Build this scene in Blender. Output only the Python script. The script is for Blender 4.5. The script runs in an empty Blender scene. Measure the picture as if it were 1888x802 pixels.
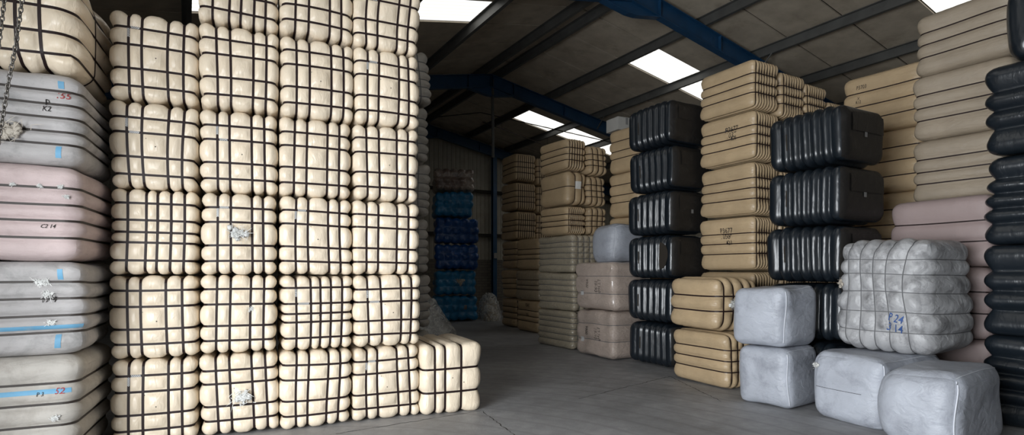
import bpy, math, random
import numpy as np
random.seed(7); rng = np.random.default_rng(7)
COL = bpy.context.scene.collection
F, YH, EYE = 1030.0, 503.0, 1.6          # focal length in pixels, horizon row, eye height in metres
UA = math.radians(30.22)                 # yaw of the building: v runs across the span, u along it
VX, VY = math.cos(UA), math.sin(UA)
VR = 7.75                                # the ridge stands at v = VR
TP = 0.1926                              # roof slope

def uv(u, v, z=0.0):
    return (-VY*u + VX*v, VX*u + VY*v, z)

def tag(o, label=None, cat=None, group=None, kind=None):
    if label: o['label'] = label
    if cat: o['category'] = cat
    if group: o['group'] = group
    if kind: o['kind'] = kind
    return o

# ------------------------------------------------------------------ materials
def new_mat(name):
    m = bpy.data.materials.new(name); m.use_nodes = True
    nt = m.node_tree
    return m, nt, nt.nodes['Principled BSDF'], nt.nodes.new, nt.links.new

def flat(name, col, rough=0.6, metal=0.0, emit=None, strength=0.0):
    m, nt, b, N, L = new_mat(name)
    b.inputs['Base Color'].default_value = (*col, 1); b.inputs['Roughness'].default_value = rough
    b.inputs['Metallic'].default_value = metal
    if emit:
        b.inputs['Emission Color'].default_value = (*emit, 1); b.inputs['Emission Strength'].default_value = strength
    return m

def fabric(name, col, rough=0.5, var=0.12, dirt=0.0, dirt_col=(0.12, 0.11, 0.10), dirt_scale=5.0, bump=0.25, fine=60.0,
           fold=0.0, fold_scale=9.0, coat=0.0, spec=0.5, stretch=(1, 1, 1), hue=None, hue_amt=0.0, dlo=0.54):
    """woven cloth or film: base colour with blotches, stains, a weave bump and crumple folds"""
    m, nt, b, N, L = new_mat(name)
    tc = N('ShaderNodeTexCoord'); inf = N('ShaderNodeObjectInfo')
    mul = N('ShaderNodeVectorMath'); mul.operation = 'SCALE'; mul.inputs[0].default_value = (17, 29, 41)
    L(inf.outputs['Random'], mul.inputs['Scale'])
    add = N('ShaderNodeVectorMath'); add.operation = 'ADD'
    L(tc.outputs['Object'], add.inputs[0]); L(mul.outputs[0], add.inputs[1])
    def noise(scale, detail=4, rgh=0.55, vec=None, dist=0.0):
        n = N('ShaderNodeTexNoise'); n.inputs['Scale'].default_value = scale; n.inputs['Detail'].default_value = detail
        n.inputs['Roughness'].default_value = rgh; n.inputs['Distortion'].default_value = dist
        L((vec or add).outputs[0], n.inputs['Vector']); return n
    n1 = noise(3.2, 5)
    mr = N('ShaderNodeMapRange'); mr.inputs[1].default_value = 0.3; mr.inputs[2].default_value = 0.7
    mr.inputs[3].default_value = 1 - var; mr.inputs[4].default_value = 1 + var*0.6
    L(n1.outputs['Fac'], mr.inputs[0])
    rr = N('ShaderNodeMapRange'); rr.inputs[3].default_value = 1 - var*0.7; rr.inputs[4].default_value = 1 + var*0.4
    L(inf.outputs['Random'], rr.inputs[0])
    mm = N('ShaderNodeMath'); mm.operation = 'MULTIPLY'; L(mr.outputs[0], mm.inputs[0]); L(rr.outputs[0], mm.inputs[1])
    base = N('ShaderNodeRGB'); base.outputs[0].default_value = (*col, 1)
    src = base.outputs[0]
    if hue:
        hm = N('ShaderNodeMix'); hm.data_type = 'RGBA'; n3 = noise(1.7, 3)
        h2 = N('ShaderNodeMapRange'); h2.inputs[1].default_value = 0.4; h2.inputs[2].default_value = 0.65; h2.inputs[4].default_value = hue_amt
        L(n3.outputs['Fac'], h2.inputs[0]); L(h2.outputs[0], hm.inputs[0]); L(src, hm.inputs[6]); hm.inputs[7].default_value = (*hue, 1)
        src = hm.outputs[2]
    sc = N('ShaderNodeVectorMath'); sc.operation = 'SCALE'; L(src, sc.inputs[0]); L(mm.outputs[0], sc.inputs['Scale'])
    src = sc.outputs[0]
    if dirt > 0:
        n2 = noise(dirt_scale, 7, 0.68, dist=0.3)
        d = N('ShaderNodeMapRange'); d.inputs[1].default_value = dlo; d.inputs[2].default_value = dlo+0.18; d.inputs[4].default_value = dirt
        L(n2.outputs['Fac'], d.inputs[0])
        mx = N('ShaderNodeMix'); mx.data_type = 'RGBA'; L(d.outputs[0], mx.inputs[0]); L(src, mx.inputs[6]); mx.inputs[7].default_value = (*dirt_col, 1)
        src = mx.outputs[2]
    L(src, b.inputs['Base Color'])
    b.inputs['Roughness'].default_value = rough; b.inputs['Specular IOR Level'].default_value = spec
    b.inputs['Coat Weight'].default_value = coat; b.inputs['Coat Roughness'].default_value = 0.18
    mp = N('ShaderNodeMapping'); mp.inputs['Scale'].default_value = stretch; L(add.outputs[0], mp.inputs['Vector'])
    bw = N('ShaderNodeBump'); bw.inputs['Strength'].default_value = bump; bw.inputs['Distance'].default_value = 0.004
    nf = noise(fine, 3, 0.6); L(nf.outputs['Fac'], bw.inputs['Height'])
    last = bw
    if fold > 0:
        bf = N('ShaderNodeBump'); bf.inputs['Strength'].default_value = fold; bf.inputs['Distance'].default_value = 0.03
        ng = noise(fold_scale, 3, 0.5, mp, 0.9); L(ng.outputs['Fac'], bf.inputs['Height']); L(bw.outputs[0], bf.inputs['Normal']); last = bf
    L(last.outputs[0], b.inputs['Normal'])
    return m

M = {}
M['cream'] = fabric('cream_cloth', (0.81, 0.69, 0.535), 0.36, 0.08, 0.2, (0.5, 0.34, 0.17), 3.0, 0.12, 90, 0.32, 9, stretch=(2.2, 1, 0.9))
M['cream_r'] = fabric('dimmed_cream_cloth', (0.485, 0.36, 0.22), 0.4, 0.12, 0.22, (0.33, 0.22, 0.12), 3.5, 0.15, 90, 0.35, 8, stretch=(1, 1, 3))  # same cream cloth; the dimmer light on these stacks is put into its colour
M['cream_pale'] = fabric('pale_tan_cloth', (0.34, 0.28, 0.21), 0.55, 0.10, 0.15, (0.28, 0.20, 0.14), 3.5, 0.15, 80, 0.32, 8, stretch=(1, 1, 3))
M['grey'] = fabric('dusty_grey_cloth', (0.44, 0.42, 0.415), 0.7, 0.14, 0.65, (0.20, 0.20, 0.19), 4.0, 0.4, 110, 0.3, 7, dlo=0.5, stretch=(1, 1, 3))
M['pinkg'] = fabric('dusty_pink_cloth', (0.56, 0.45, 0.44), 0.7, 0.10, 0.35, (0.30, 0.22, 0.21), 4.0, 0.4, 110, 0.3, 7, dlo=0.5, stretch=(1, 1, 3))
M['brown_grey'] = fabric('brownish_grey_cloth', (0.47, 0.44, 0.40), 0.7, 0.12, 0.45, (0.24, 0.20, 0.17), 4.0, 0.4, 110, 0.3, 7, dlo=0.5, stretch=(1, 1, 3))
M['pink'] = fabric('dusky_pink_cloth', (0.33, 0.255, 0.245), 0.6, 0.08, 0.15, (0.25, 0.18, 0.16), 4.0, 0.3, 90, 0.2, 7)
M['sack'] = fabric('pale_woven_sack', (0.38, 0.40, 0.45), 0.45, 0.14, 0.5, (0.15, 0.16, 0.19), 3.4, 0.5, 130, 0.45, 7, dlo=0.50, stretch=(1, 1, 1.6))
M['netsack'] = fabric('crumpled_grey_sack', (0.36, 0.36, 0.37), 0.4, 0.14, 0.75, (0.09, 0.09, 0.095), 4.5, 0.5, 120, 0.5, 9, dlo=0.49, stretch=(1, 1, 1))
M['netgrey'] = fabric('grey_netted_cloth', (0.34, 0.32, 0.29), 0.5, 0.12, 0.4, (0.18, 0.16, 0.14), 5, 0.4, 90, 0.4, 12)
M['film'] = fabric('film_over_grey_cream', (0.42, 0.365, 0.275), 0.4, 0.12, 0.2, (0.2, 0.17, 0.13), 5, 0.3, 90, 0.9, 16, coat=0.8)
M['filmpink'] = fabric('film_over_pinkish_cloth', (0.44, 0.36, 0.31), 0.4, 0.12, 0.25, (0.24, 0.18, 0.15), 4, 0.3, 90, 0.6, 12, coat=0.8, stretch=(1, 1, 2))
M['filmtan'] = fabric('crumpled_film_over_tan', (0.40, 0.32, 0.22), 0.4, 0.12, 0.25, (0.24, 0.18, 0.12), 4, 0.3, 90, 0.8, 12, coat=0.7)
M['blue'] = fabric('blue_film', (0.003, 0.075, 0.30), 0.35, 0.25, 0.0, bump=0.2, fold=0.7, fold_scale=12, coat=0.4)
M['blue2'] = fabric('lighter_blue_film', (0.008, 0.19, 0.42), 0.35, 0.2, 0.0, bump=0.2, fold=0.7, fold_scale=12, coat=0.4)
M['mixed'] = fabric('clear_film_over_mottled_scrap', (0.30, 0.24, 0.20), 0.35, 0.4, 0.8, (0.5, 0.45, 0.38), 11, 0.5, 60, 1.0, 18, coat=0.9, hue=(0.10, 0.04, 0.03), hue_amt=0.8)
M['black'] = fabric('glossy_black_film', (0.009, 0.013, 0.018), 0.3, 0.1, 0.0, bump=0.03, fine=40, fold=0.22, fold_scale=5, spec=0.6, stretch=(2, 2, 0.6))
M['blackend'] = fabric('matt_black_wrap', (0.017, 0.0155, 0.0145), 0.5, 0.15, 0.2, (0.07, 0.065, 0.06), 6, 0.3, 50, 0.35, 6)
M['blackend'].node_tree.nodes['Principled BSDF'].inputs['Specular IOR Level'].default_value = 0.25
M['strap'] = flat('dark_strap', (0.018, 0.009, 0.009), 0.5)
M['strap'].node_tree.nodes['Principled BSDF'].inputs['Specular IOR Level'].default_value = 0.25
M['tie'] = flat('dark_thin_tie', (0.03, 0.022, 0.018), 0.6)
M['cord'] = flat('grey_cord', (0.11, 0.11, 0.115), 0.7)
M['seam'] = flat('pale_sewn_seam', (0.55, 0.57, 0.62), 0.6)
M['ink'] = flat('black_marker_ink', (0.02, 0.016, 0.015), 0.7)
M['redink'] = flat('red_ink', (0.35, 0.05, 0.05), 0.7)
M['blueink'] = flat('blue_marker_ink', (0.03, 0.08, 0.25), 0.7)
M['bluestripe'] = fabric('light_blue_printed_stripe', (0.14, 0.36, 0.55), 0.6, 0.2, 0.3, (0.35, 0.36, 0.36), 7)
M['hole'] = flat('dark_hole', (0.02, 0.015, 0.01), 0.9)
M['sticker'] = flat('grey_sticker', (0.17, 0.17, 0.17), 0.5)
M['paper'] = flat('white_label_paper', (0.5, 0.5, 0.5), 0.5)
M['fluff'] = fabric('cotton_fluff', (0.72, 0.72, 0.70), 0.9, 0.15, 0.2, (0.4, 0.36, 0.3), 9, 0.8, 60)
M['fluffc'] = fabric('cream_fluff', (0.62, 0.56, 0.48), 0.9, 0.15, 0.2, (0.4, 0.32, 0.24), 9, 0.8, 60)
M['bluesteel'] = fabric('blue_painted_steel', (0.010, 0.055, 0.13), 0.45, 0.2, 0.25, (0.03, 0.05, 0.07), 2.5, 0.1, 40)
M['purlin'] = fabric('dull_galvanised_steel', (0.10, 0.10, 0.095), 0.5, 0.2, 0.3, (0.05, 0.045, 0.04), 4, 0.1, 40)
M['chain'] = flat('dull_chain_steel', (0.13, 0.12, 0.11), 0.4, 0.7)
M['carton'] = fabric('grey_carton', (0.38, 0.37, 0.35), 0.7, 0.1)
M['sheetdark'] = flat('dark_joint', (0.02, 0.017, 0.012), 0.9)
M['sheet'] = fabric('stained_roof_board', (0.50, 0.435, 0.345), 0.75, 0.14, 0.4, (0.16, 0.12, 0.075), 1.3, 0.2, 30, hue=(0.38, 0.32, 0.25), hue_amt=0.6)

def seal_mat():
    m, nt, b, N, L = new_mat('embossed_strap_seal')
    tc = N('ShaderNodeTexCoord'); ch = N('ShaderNodeTexChecker'); ch.inputs['Scale'].default_value = 130
    ch.inputs['Color1'].default_value = (0.03, 0.025, 0.025, 1); ch.inputs['Color2'].default_value = (0.62, 0.62, 0.62, 1)
    L(tc.outputs['Object'], ch.inputs['Vector']); L(ch.outputs['Color'], b.inputs['Base Color'])
    b.inputs['Roughness'].default_value = 0.35
    return m
M['seal'] = seal_mat()

def floor_mat():
    m, nt, b, N, L = new_mat('worn_concrete')
    tc = N('ShaderNodeTexCoord')
    def noise(s, d, r=0.6, dist=0.0):
        n = N('ShaderNodeTexNoise'); n.inputs['Scale'].default_value = s; n.inputs['Detail'].default_value = d
        n.inputs['Roughness'].default_value = r; n.inputs['Distortion'].default_value = dist
        L(tc.outputs['Object'], n.inputs['Vector']); return n
    a, c, e = noise(0.5, 8, 0.65, 0.5), noise(5, 8, 0.7), noise(45, 4)
    r = N('ShaderNodeValToRGB'); r.color_ramp.elements[0].position = 0.32; r.color_ramp.elements[0].color = (0.20, 0.20, 0.205, 1)
    r.color_ramp.elements[1].position = 0.68; r.color_ramp.elements[1].color = (0.34, 0.34, 0.35, 1)
    L(a.outputs['Fac'], r.inputs[0])
    mx = N('ShaderNodeMix'); mx.data_type = 'RGBA'; mx.blend_type = 'OVERLAY'; mx.inputs[0].default_value = 0.55
    L(r.outputs[0], mx.inputs[6]); L(c.outputs['Fac'], mx.inputs[7])
    # tyre sweeps: thin dark rings about a turning point
    w = N('ShaderNodeTexWave'); w.wave_type = 'RINGS'; w.rings_direction = 'Z'; w.inputs['Scale'].default_value = 0.9
    w.inputs['Distortion'].default_value = 1.2; w.inputs['Detail'].default_value = 3
    mp = N('ShaderNodeMapping'); mp.inputs['Location'].default_value = (1.6, -3.2, 0); L(tc.outputs['Object'], mp.inputs[0]); L(mp.outputs[0], w.inputs['Vector'])
    wr = N('ShaderNodeMapRange'); wr.inputs[1].default_value = 0.9; wr.inputs[2].default_value = 1.0; wr.inputs[4].default_value = 0.35
    L(w.outputs['Fac'], wr.inputs[0])
    wm = N('ShaderNodeMath'); wm.operation = 'MULTIPLY'; L(wr.outputs[0], wm.inputs[0]); L(c.outputs['Fac'], wm.inputs[1])
    m2 = N('ShaderNodeMix'); m2.data_type = 'RGBA'; L(wm.outputs[0], m2.inputs[0]); L(mx.outputs[2], m2.inputs[6]); m2.inputs[7].default_value = (0.06, 0.057, 0.053, 1)
    L(m2.outputs[2], b.inputs['Base Color'])
    rg = N('ShaderNodeMapRange'); rg.inputs[3].default_value = 0.42; rg.inputs[4].default_value = 0.75; L(c.outputs['Fac'], rg.inputs[0])
    L(rg.outputs[0], b.inputs['Roughness'])
    bp = N('ShaderNodeBump'); bp.inputs['Strength'].default_value = 0.25; bp.inputs['Distance'].default_value = 0.01
    L(e.outputs['Fac'], bp.inputs['Height']); L(bp.outputs[0], b.inputs['Normal'])
    return m
M['floor'] = floor_mat()

def skylight_mat():
    m, nt, b, N, L = new_mat('translucent_rooflight')
    tc = N('ShaderNodeTexCoord'); n = N('ShaderNodeTexNoise'); n.inputs['Scale'].default_value = 1.0
    mp = N('ShaderNodeMapping'); mp.inputs['Scale'].default_value = (9, 1.2, 1); L(tc.outputs['UV'], mp.inputs[0]); L(mp.outputs[0], n.inputs['Vector'])
    w = N('ShaderNodeTexWave'); w.inputs['Scale'].default_value = 2.2; w.bands_direction = 'X'; L(tc.outputs['UV'], w.inputs['Vector'])
    ma = N('ShaderNodeMath'); ma.operation = 'MULTIPLY'; L(n.outputs['Fac'], ma.inputs[0]); L(w.outputs['Fac'], ma.inputs[1])
    r = N('ShaderNodeMapRange'); r.inputs[3].default_value = 0.95; r.inputs[4].default_value = 2.2; L(ma.outputs[0], r.inputs[0])
    b.inputs['Base Color'].default_value = (0.7, 0.7, 0.66, 1)
    b.inputs['Emission Color'].default_value = (1.0, 0.985, 0.93, 1); L(r.outputs[0], b.inputs['Emission Strength'])
    return m
M['sky'] = skylight_mat()

def polythene():
    m, nt, b, N, L = new_mat('crumpled_clear_polythene')
    out = nt.nodes['Material Output']; tr = N('ShaderNodeBsdfTransparent'); mix = N('ShaderNodeMixShader')
    b.inputs['Base Color'].default_value = (0.8, 0.8, 0.78, 1); b.inputs['Roughness'].default_value = 0.22
    tc = N('ShaderNodeTexCoord'); n = N('ShaderNodeTexNoise'); n.inputs['Scale'].default_value = 4.5; n.inputs['Distortion'].default_value = 2.5; n.inputs['Detail'].default_value = 5
    L(tc.outputs['Object'], n.inputs['Vector'])
    bp = N('ShaderNodeBump'); bp.inputs['Strength'].default_value = 1; bp.inputs['Distance'].default_value = 0.05
    L(n.outputs['Fac'], bp.inputs['Height']); L(bp.outputs[0], b.inputs['Normal'])
    r = N('ShaderNodeMapRange'); r.inputs[1].default_value = 0.35; r.inputs[2].default_value = 0.65; r.inputs[3].default_value = 0.15; r.inputs[4].default_value = 0.7
    L(n.outputs['Fac'], r.inputs[0]); L(r.outputs[0], mix.inputs[0]); L(tr.outputs[0], mix.inputs[1]); L(b.outputs[0], mix.inputs[2]); L(mix.outputs[0], out.inputs['Surface'])
    return m
M['poly'] = polythene()

# ------------------------------------------------------------------ meshes
def link(name, verts, faces, mats, parent=None, smooth=True, midx=None):
    me = bpy.data.meshes.new(name)
    me.from_pydata([tuple(v) for v in verts], [], [tuple(f) for f in faces])
    for m in (mats if isinstance(mats, (list, tuple)) else [mats]): me.materials.append(m)
    if midx is not None: me.polygons.foreach_set('material_index', np.asarray(midx, dtype=np.int32))
    if smooth: me.polygons.foreach_set('use_smooth', np.ones(len(me.polygons), dtype=bool))
    me.update()
    o = bpy.data.objects.new(name, me); COL.objects.link(o)
    if parent is not None: o.parent = parent
    return o

class MB:
    """collects boxes, bars and tubes and links them as ONE mesh object"""
    def __init__(s): s.v, s.f = [], []
    def prism(s, pts, axis_vec):
        """a closed polygon swept along a vector"""
        n = len(s.v); k = len(pts); a = np.array(axis_vec, float)
        for p in pts: s.v.append(tuple(p))
        for p in pts: s.v.append(tuple(np.array(p, float) + a))
        s.f.append(tuple(range(n+k-1, n-1, -1))); s.f.append(tuple(range(n+k, n+2*k)))
        for i in range(k):
            j = (i+1) % k; s.f.append((n+i, n+j, n+k+j, n+k+i))
    def tube(s, pts, r, seg=8, closed=False):
        pts = [np.array(p, float) for p in pts]; n0 = len(s.v); K = len(pts)
        for i, p in enumerate(pts):
            a = pts[(i-1) % K] if (closed or i) else p; c = pts[(i+1) % K] if (closed or i < K-1) else p
            t = c - a; t /= np.linalg.norm(t) + 1e-9
            h = np.array([0, 0, 1.0]) if abs(t[2]) < 0.9 else np.array([1.0, 0, 0])
            x = np.cross(t, h); x /= np.linalg.norm(x); y = np.cross(t, x)
            for q in range(seg):
                an = 2*math.pi*q/seg; s.v.append(tuple(p + r*(math.cos(an)*x + math.sin(an)*y)))
        for i in range(K if closed else K-1):
            for q in range(seg):
                a = n0+i*seg+q; b_ = n0+i*seg+(q+1) % seg; j = (i+1) % K
                s.f.append((a, b_, n0+j*seg+(q+1) % seg, n0+j*seg+q))
    def build(s, name, mat, parent=None, smooth=False): return link(name, s.v, s.f, mat, parent, smooth)

class Bale:
    """one pressed bale: a rounded block whose cloth swells between the belts that tie it; every belt is a part of its own"""
    def __init__(s, dims, sx=(), sy=(), sz=(), r=0.09, B=0.04, p=3.5, bw=0.022, seed=0, amp=0.008, lump=0.0, lumpf=6.0, crown=0.0, res=0.024, endflat=False, shear=(0, 0), clamp=(2,)):
        s.d = np.array(dims, float); s.h = s.d/2; s.B = B; s.r = r; s.p = p; s.bw = bw; s.res = res; s.endflat = endflat
        s.c = [sorted((f-0.5)*s.d[a] for f in L_) for a, L_ in enumerate((sx, sy, sz))]
        s.amp, s.lump, s.lumpf, s.crown, s.shear = amp, lump, lumpf, crown, shear; s.cl = True; s.clampax = clamp
        g = np.random.default_rng(seed); s.ph = g.uniform(0, 6.28, (6, 3)); s.kv = g.normal(0, 1, (6, 3))
    def pil(s, a, x):
        c = s.c[a]
        if not c: return np.ones_like(x)
        hw = s.bw/2 + 0.001; out = np.ones_like(x)
        edges = [None] + list(c) + [None]
        for i in range(len(edges)-1):
            lo, hi = edges[i], edges[i+1]
            if lo is None:
                m = x <= hi; t = np.clip((x + s.h[a])/max(1e-6, hi-hw+s.h[a]), 0, 1)
            elif hi is None:
                m = x >= lo; t = np.clip((s.h[a]-x)/max(1e-6, s.h[a]-lo-hw), 0, 1)
            else:
                m = (x >= lo) & (x <= hi); half = (hi-lo)/2
                t = np.clip(np.abs(x-(lo+hi)/2)/max(1e-6, half-hw), 0, 1)
                v = (1-t**s.p)*min(1.0, (half/0.11)**0.45); out[m] = v[m]; continue
            v = 1-t**s.p; out[m] = v[m]
        return out
    def S(s, P, off=0.0):
        P = np.asarray(P, float); hb = s.h - s.B; Q = P*(hb/s.h); core = np.maximum(hb-s.r, 0.001)
        q = np.clip(Q, -core, core); d = Q-q; ln = np.linalg.norm(d, axis=1, keepdims=True); n = d/np.maximum(ln, 1e-9)
        pos = q + n*s.r
        Fc = np.ones(len(P))
        for a in range(3):
            w = 1-np.abs(n[:, a])**4
            if s.endflat and a == 1: pass
            Fc *= 1-w*(1-s.pil(a, P[:, a]))
        disp = s.B*Fc
        if s.crown:
            e = np.clip(1-(P/s.h)**2, 0, 1); cr = e[:, 1]*e[:, 2]*np.abs(n[:, 0]) + e[:, 0]*e[:, 2]*np.abs(n[:, 1])
            disp = disp + s.crown*cr
        if s.lump:
            w = np.zeros(len(P))
            for i in range(6): w += np.sin((P*s.kv[i]).sum(1)*s.lumpf + s.ph[i, 0])
            disp = disp + s.lump*w/3*np.minimum(1, 0.35+Fc)
        pos = pos + n*(disp+off)[:, None]
        for i in range(3):
            pos = pos + s.amp*np.sin((P*s.kv[i]).sum(1)[:, None]*2.4 + s.ph[i][None, :])*np.array([1, 1, 0.5])
        e = (P[:, 2]/s.d[2]+0.5); pos[:, 0] += s.shear[0]*e; pos[:, 1] += s.shear[1]*e
        if not off or s.cl:
            e2 = s.h - .0015; m_ = s.clampax
            for q in m_: pos[:, q] = np.clip(pos[:, q], -e2[q], e2[q])
        return pos, n
    def lines(s, a):
        bp = [-s.h[a]]
        for c in s.c[a]: bp += [c-s.bw/2-0.001, c+s.bw/2+0.001]
        bp.append(s.h[a]); out = []
        res = s.res if s.c[a] else (s.res*2.6 if not s.lump else s.res)
        for i in range(len(bp)-1):
            g = bp[i+1]-bp[i]
            k = 1 if (s.c[a] and 0 < i and g < s.bw*1.3) else max(5 if s.c[a] else 6, int(round(g/res)))
            if k == 1: out += [bp[i]]; continue
            t = np.linspace(0, 1, k, endpoint=False)
            if not s.c[a] and k >= 6:                                   # crowd the rounded edges
                t = 0.5-0.5*np.cos(math.pi*t)*(0.55+0.45*np.abs(np.cos(math.pi*t)))
            out += list(bp[i]+g*t)
        out.append(bp[-1]); return np.array(out)
    def body(s, name, mats, endmat=False):
        G = [s.lines(a) for a in range(3)]; V, Fs, mi = [], [], []; n0 = 0
        for a in range(3):
            b_, c_ = [(1, 2), (0, 2), (0, 1)][a]
            for sg in (-1, 1):
                A, Bm = np.meshgrid(G[b_], G[c_], indexing='ij'); P = np.zeros((A.size, 3))
                P[:, b_] = A.ravel(); P[:, c_] = Bm.ravel(); P[:, a] = sg*s.h[a]
                nb, nc = len(G[b_]), len(G[c_]); I = np.arange(A.size).reshape(nb, nc)
                f = np.stack([I[:-1, :-1], I[1:, :-1], I[1:, 1:], I[:-1, 1:]], -1).reshape(-1, 4) + n0
                flip = (sg < 0) ^ (a == 1)
                if flip: f = f[:, ::-1]
                V.append(P); Fs.append(f); n0 += len(P)
                mi += [1 if (endmat and a == 1) else 0]*len(f)
        V = np.concatenate(V); Fs = np.concatenate(Fs)
        key = np.round(V*1e5).astype(np.int64); _, idx, inv = np.unique(key, axis=0, return_index=True, return_inverse=True)
        inv = inv.ravel(); V = V[idx]; Fs = inv[Fs]
        pos, _ = s.S(V)
        s.grid = G
        s.o = link(name, pos, Fs, mats, midx=mi)
        return s.o
    def ring(s, a, c):
        b_, c_ = [(1, 2), (0, 2), (0, 1)][a]; gb, gc = s.grid[b_], s.grid[c_]; P = []
        def add(vb, vc):
            p = [0, 0, 0]; p[a] = c; p[b_] = vb; p[c_] = vc; P.append(p)
        for v in gb[:-1]: add(v, -s.h[c_])
        for v in gc[:-1]: add(s.h[b_], v)
        for v in gb[::-1][:-1]: add(v, s.h[c_])
        for v in gc[::-1][:-1]: add(-s.h[b_], v)
        return np.array(P, float)
    def belt(s, a, c, mat, width=None, name='strap', lift=0.003):
        w = width or s.bw; P = s.ring(a, c); K = len(P)
        mid, n = s.S(P, lift); inn, _ = s.S(P, -0.006)
        ax = np.zeros(3); ax[a] = w/2
        V = np.concatenate([inn-ax, mid-ax, mid+ax, inn+ax]); Fs = []
        I = np.arange(K); J = (I+1) % K
        for q in range(3): Fs.append(np.stack([I+q*K, J+q*K, J+(q+1)*K, I+(q+1)*K], -1))
        return link(name, V, np.concatenate(Fs), mat, s.o, smooth=False)
    def belts(s, mat, width=None, name='strap', axes=(0, 1, 2)):
        for a in axes:
            for c in s.c[a]: s.belt(a, c, mat, width, name, 0.0055 if a == 0 else 0.0035)
    def fp(s, face, x, z):
        """points (x, z) given as seen on a face, in metres from its middle -> points of the block"""
        x = np.asarray(x, float); z = np.asarray(z, float); P = np.zeros((len(x), 3))
        if face == 'x': P[:, 0] = -s.h[0]; P[:, 1] = -x; P[:, 2] = z        # the -x side, seen from outside
        elif face == 'y': P[:, 1] = -s.h[1]; P[:, 0] = x; P[:, 2] = z       # the -y end
        elif face == 'X': P[:, 0] = s.h[0]; P[:, 1] = x; P[:, 2] = z
        else: P[:, 2] = s.h[2]; P[:, 0] = x; P[:, 1] = z
        return np.clip(P, -s.h, s.h)
    def patch(s, face, x0, x1, z0, z1, mat, name, lift=0.003, n=10, m=6):
        A, Bm = np.meshgrid(np.linspace(x0, x1, n), np.linspace(z0, z1, m), indexing='ij')
        pos, _ = s.S(s.fp(face, A.ravel(), Bm.ravel()), lift); I = np.arange(n*m).reshape(n, m)
        f = np.stack([I[:-1, :-1], I[1:, :-1], I[1:, 1:], I[:-1, 1:]], -1).reshape(-1, 4)
        return link(name, pos, f, mat, s.o)
    def disc(s, face, x, z, rad, mat, name='vent_hole', lift=0.003):
        t = np.linspace(0, 2*math.pi, 12, endpoint=False)
        pos, _ = s.S(s.fp(face, x+rad*np.cos(t), z+rad*np.sin(t)), lift)
        return link(name, pos, [tuple(range(12))], mat, s.o)
    def text(s, face, x, z, size, lines, mat, name='marking', rot=0.0):
        cu = bpy.data.curves.new('t', 'FONT'); cu.body = lines; cu.size = size; cu.align_x = 'CENTER'; cu.space_line = 0.85; cu.resolution_u = 2; cu.shear = 0.15
        cu.offset = size*0.005
        to = bpy.data.objects.new('t', cu); COL.objects.link(to); dg = bpy.context.evaluated_depsgraph_get()
        me = bpy.data.meshes.new_from_object(to.evaluated_get(dg)); v = np.array([q.co[:] for q in me.vertices]); f = [tuple(q.vertices) for q in me.polygons]
        bpy.data.objects.remove(to); bpy.data.curves.remove(cu); bpy.data.meshes.remove(me)
        if not len(v): return
        v[:, 0] *= 0.8
        X = v[:, 0]*math.cos(rot)-v[:, 1]*math.sin(rot)+x; Z = v[:, 0]*math.sin(rot)+v[:, 1]*math.cos(rot)+z
        pos, _ = s.S(s.fp(face, X, Z), 0.006)
        return link(name, pos, f, mat, s.o)
    def cord_path(s, P, mat, rad, name):
        pos, _ = s.S(np.array(P, float), rad*0.4); mb = MB(); mb.tube(list(pos), rad, 6); return mb.build(name, mat, s.o, True)
    def tuft(s, face, x, z, rad, mat, seed=1):
        g = np.random.default_rng(seed); pos, n = s.S(s.fp(face, [x], [z]), 0.0); c, n = pos[0], n[0]
        mb = MB(); t1 = np.cross(n, [0, 0, 1.0]); t1 /= np.linalg.norm(t1); t2 = np.cross(n, t1); V, Fs = [], []
        for k in range(16):                                            # lumps
            cc = c + (t1*g.normal(0, rad*0.45) + t2*g.normal(0, rad*0.28) + n*rad*0.12); rr = rad*g.uniform(0.16, 0.38)
            n0 = len(V); U_, W_ = 12, 8
            for i in range(W_+1):
                for j in range(U_):
                    th = math.pi*i/W_; f_ = 2*math.pi*j/U_; dv = np.array([math.sin(th)*math.cos(f_), math.sin(th)*math.sin(f_), math.cos(th)])
                    V.append(cc + dv*rr*(0.6+g.uniform(0, 0.7)))
            for i in range(W_):
                for j in range(U_): Fs.append((n0+i*U_+j, n0+(i+1)*U_+j, n0+(i+1)*U_+(j+1) % U_, n0+i*U_+(j+1) % U_))
        for k in range(90):                                            # loose fibres
            a = c + t1*g.normal(0, rad*0.5)+t2*g.normal(0, rad*0.35)+n*rad*0.25; dv = (t1*g.normal()+t2*g.normal()+n*abs(g.normal())*0.5)*rad*0.45
            n0 = len(V); sd = np.cross(dv, n); sd = sd/(np.linalg.norm(sd)+1e-9)*0.002
            b_ = a+dv*0.6+n*0.01; e = a+dv*g.uniform(0.8, 1.3)
            V += [a-sd, a+sd, b_+sd, b_-sd, e]; Fs += [(n0, n0+1, n0+2, n0+3), (n0+3, n0+2, n0+4)]
        return link('fluff_tuft', V, Fs, mat, s.o)
    def place(s, C, th, z):
        """C: ground point of the corner of the -x side and the -y end; th: yaw"""
        c, q = math.cos(th), math.sin(th); x, y = s.h[0], s.h[1]
        s.o.location = (C[0]+c*x-q*y, C[1]+q*x+c*y, z+s.h[2]); s.o.rotation_euler = (0, 0, th)
        return s.o

ORD = ['lowest', 'second from the floor', 'third from the floor', 'fourth from the floor', 'fifth from the floor', 'sixth from the floor']
def level(k, n): return 'topmost' if k == n-1 else ORD[k]
SEED = [100]
def nxt(): SEED[0] += 1; return SEED[0]
def jit(L_, a=0.012): return [f+random.uniform(-a, a) for f in L_]
def corner(px, Y): return ((px-944)/F*Y, Y)

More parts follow.
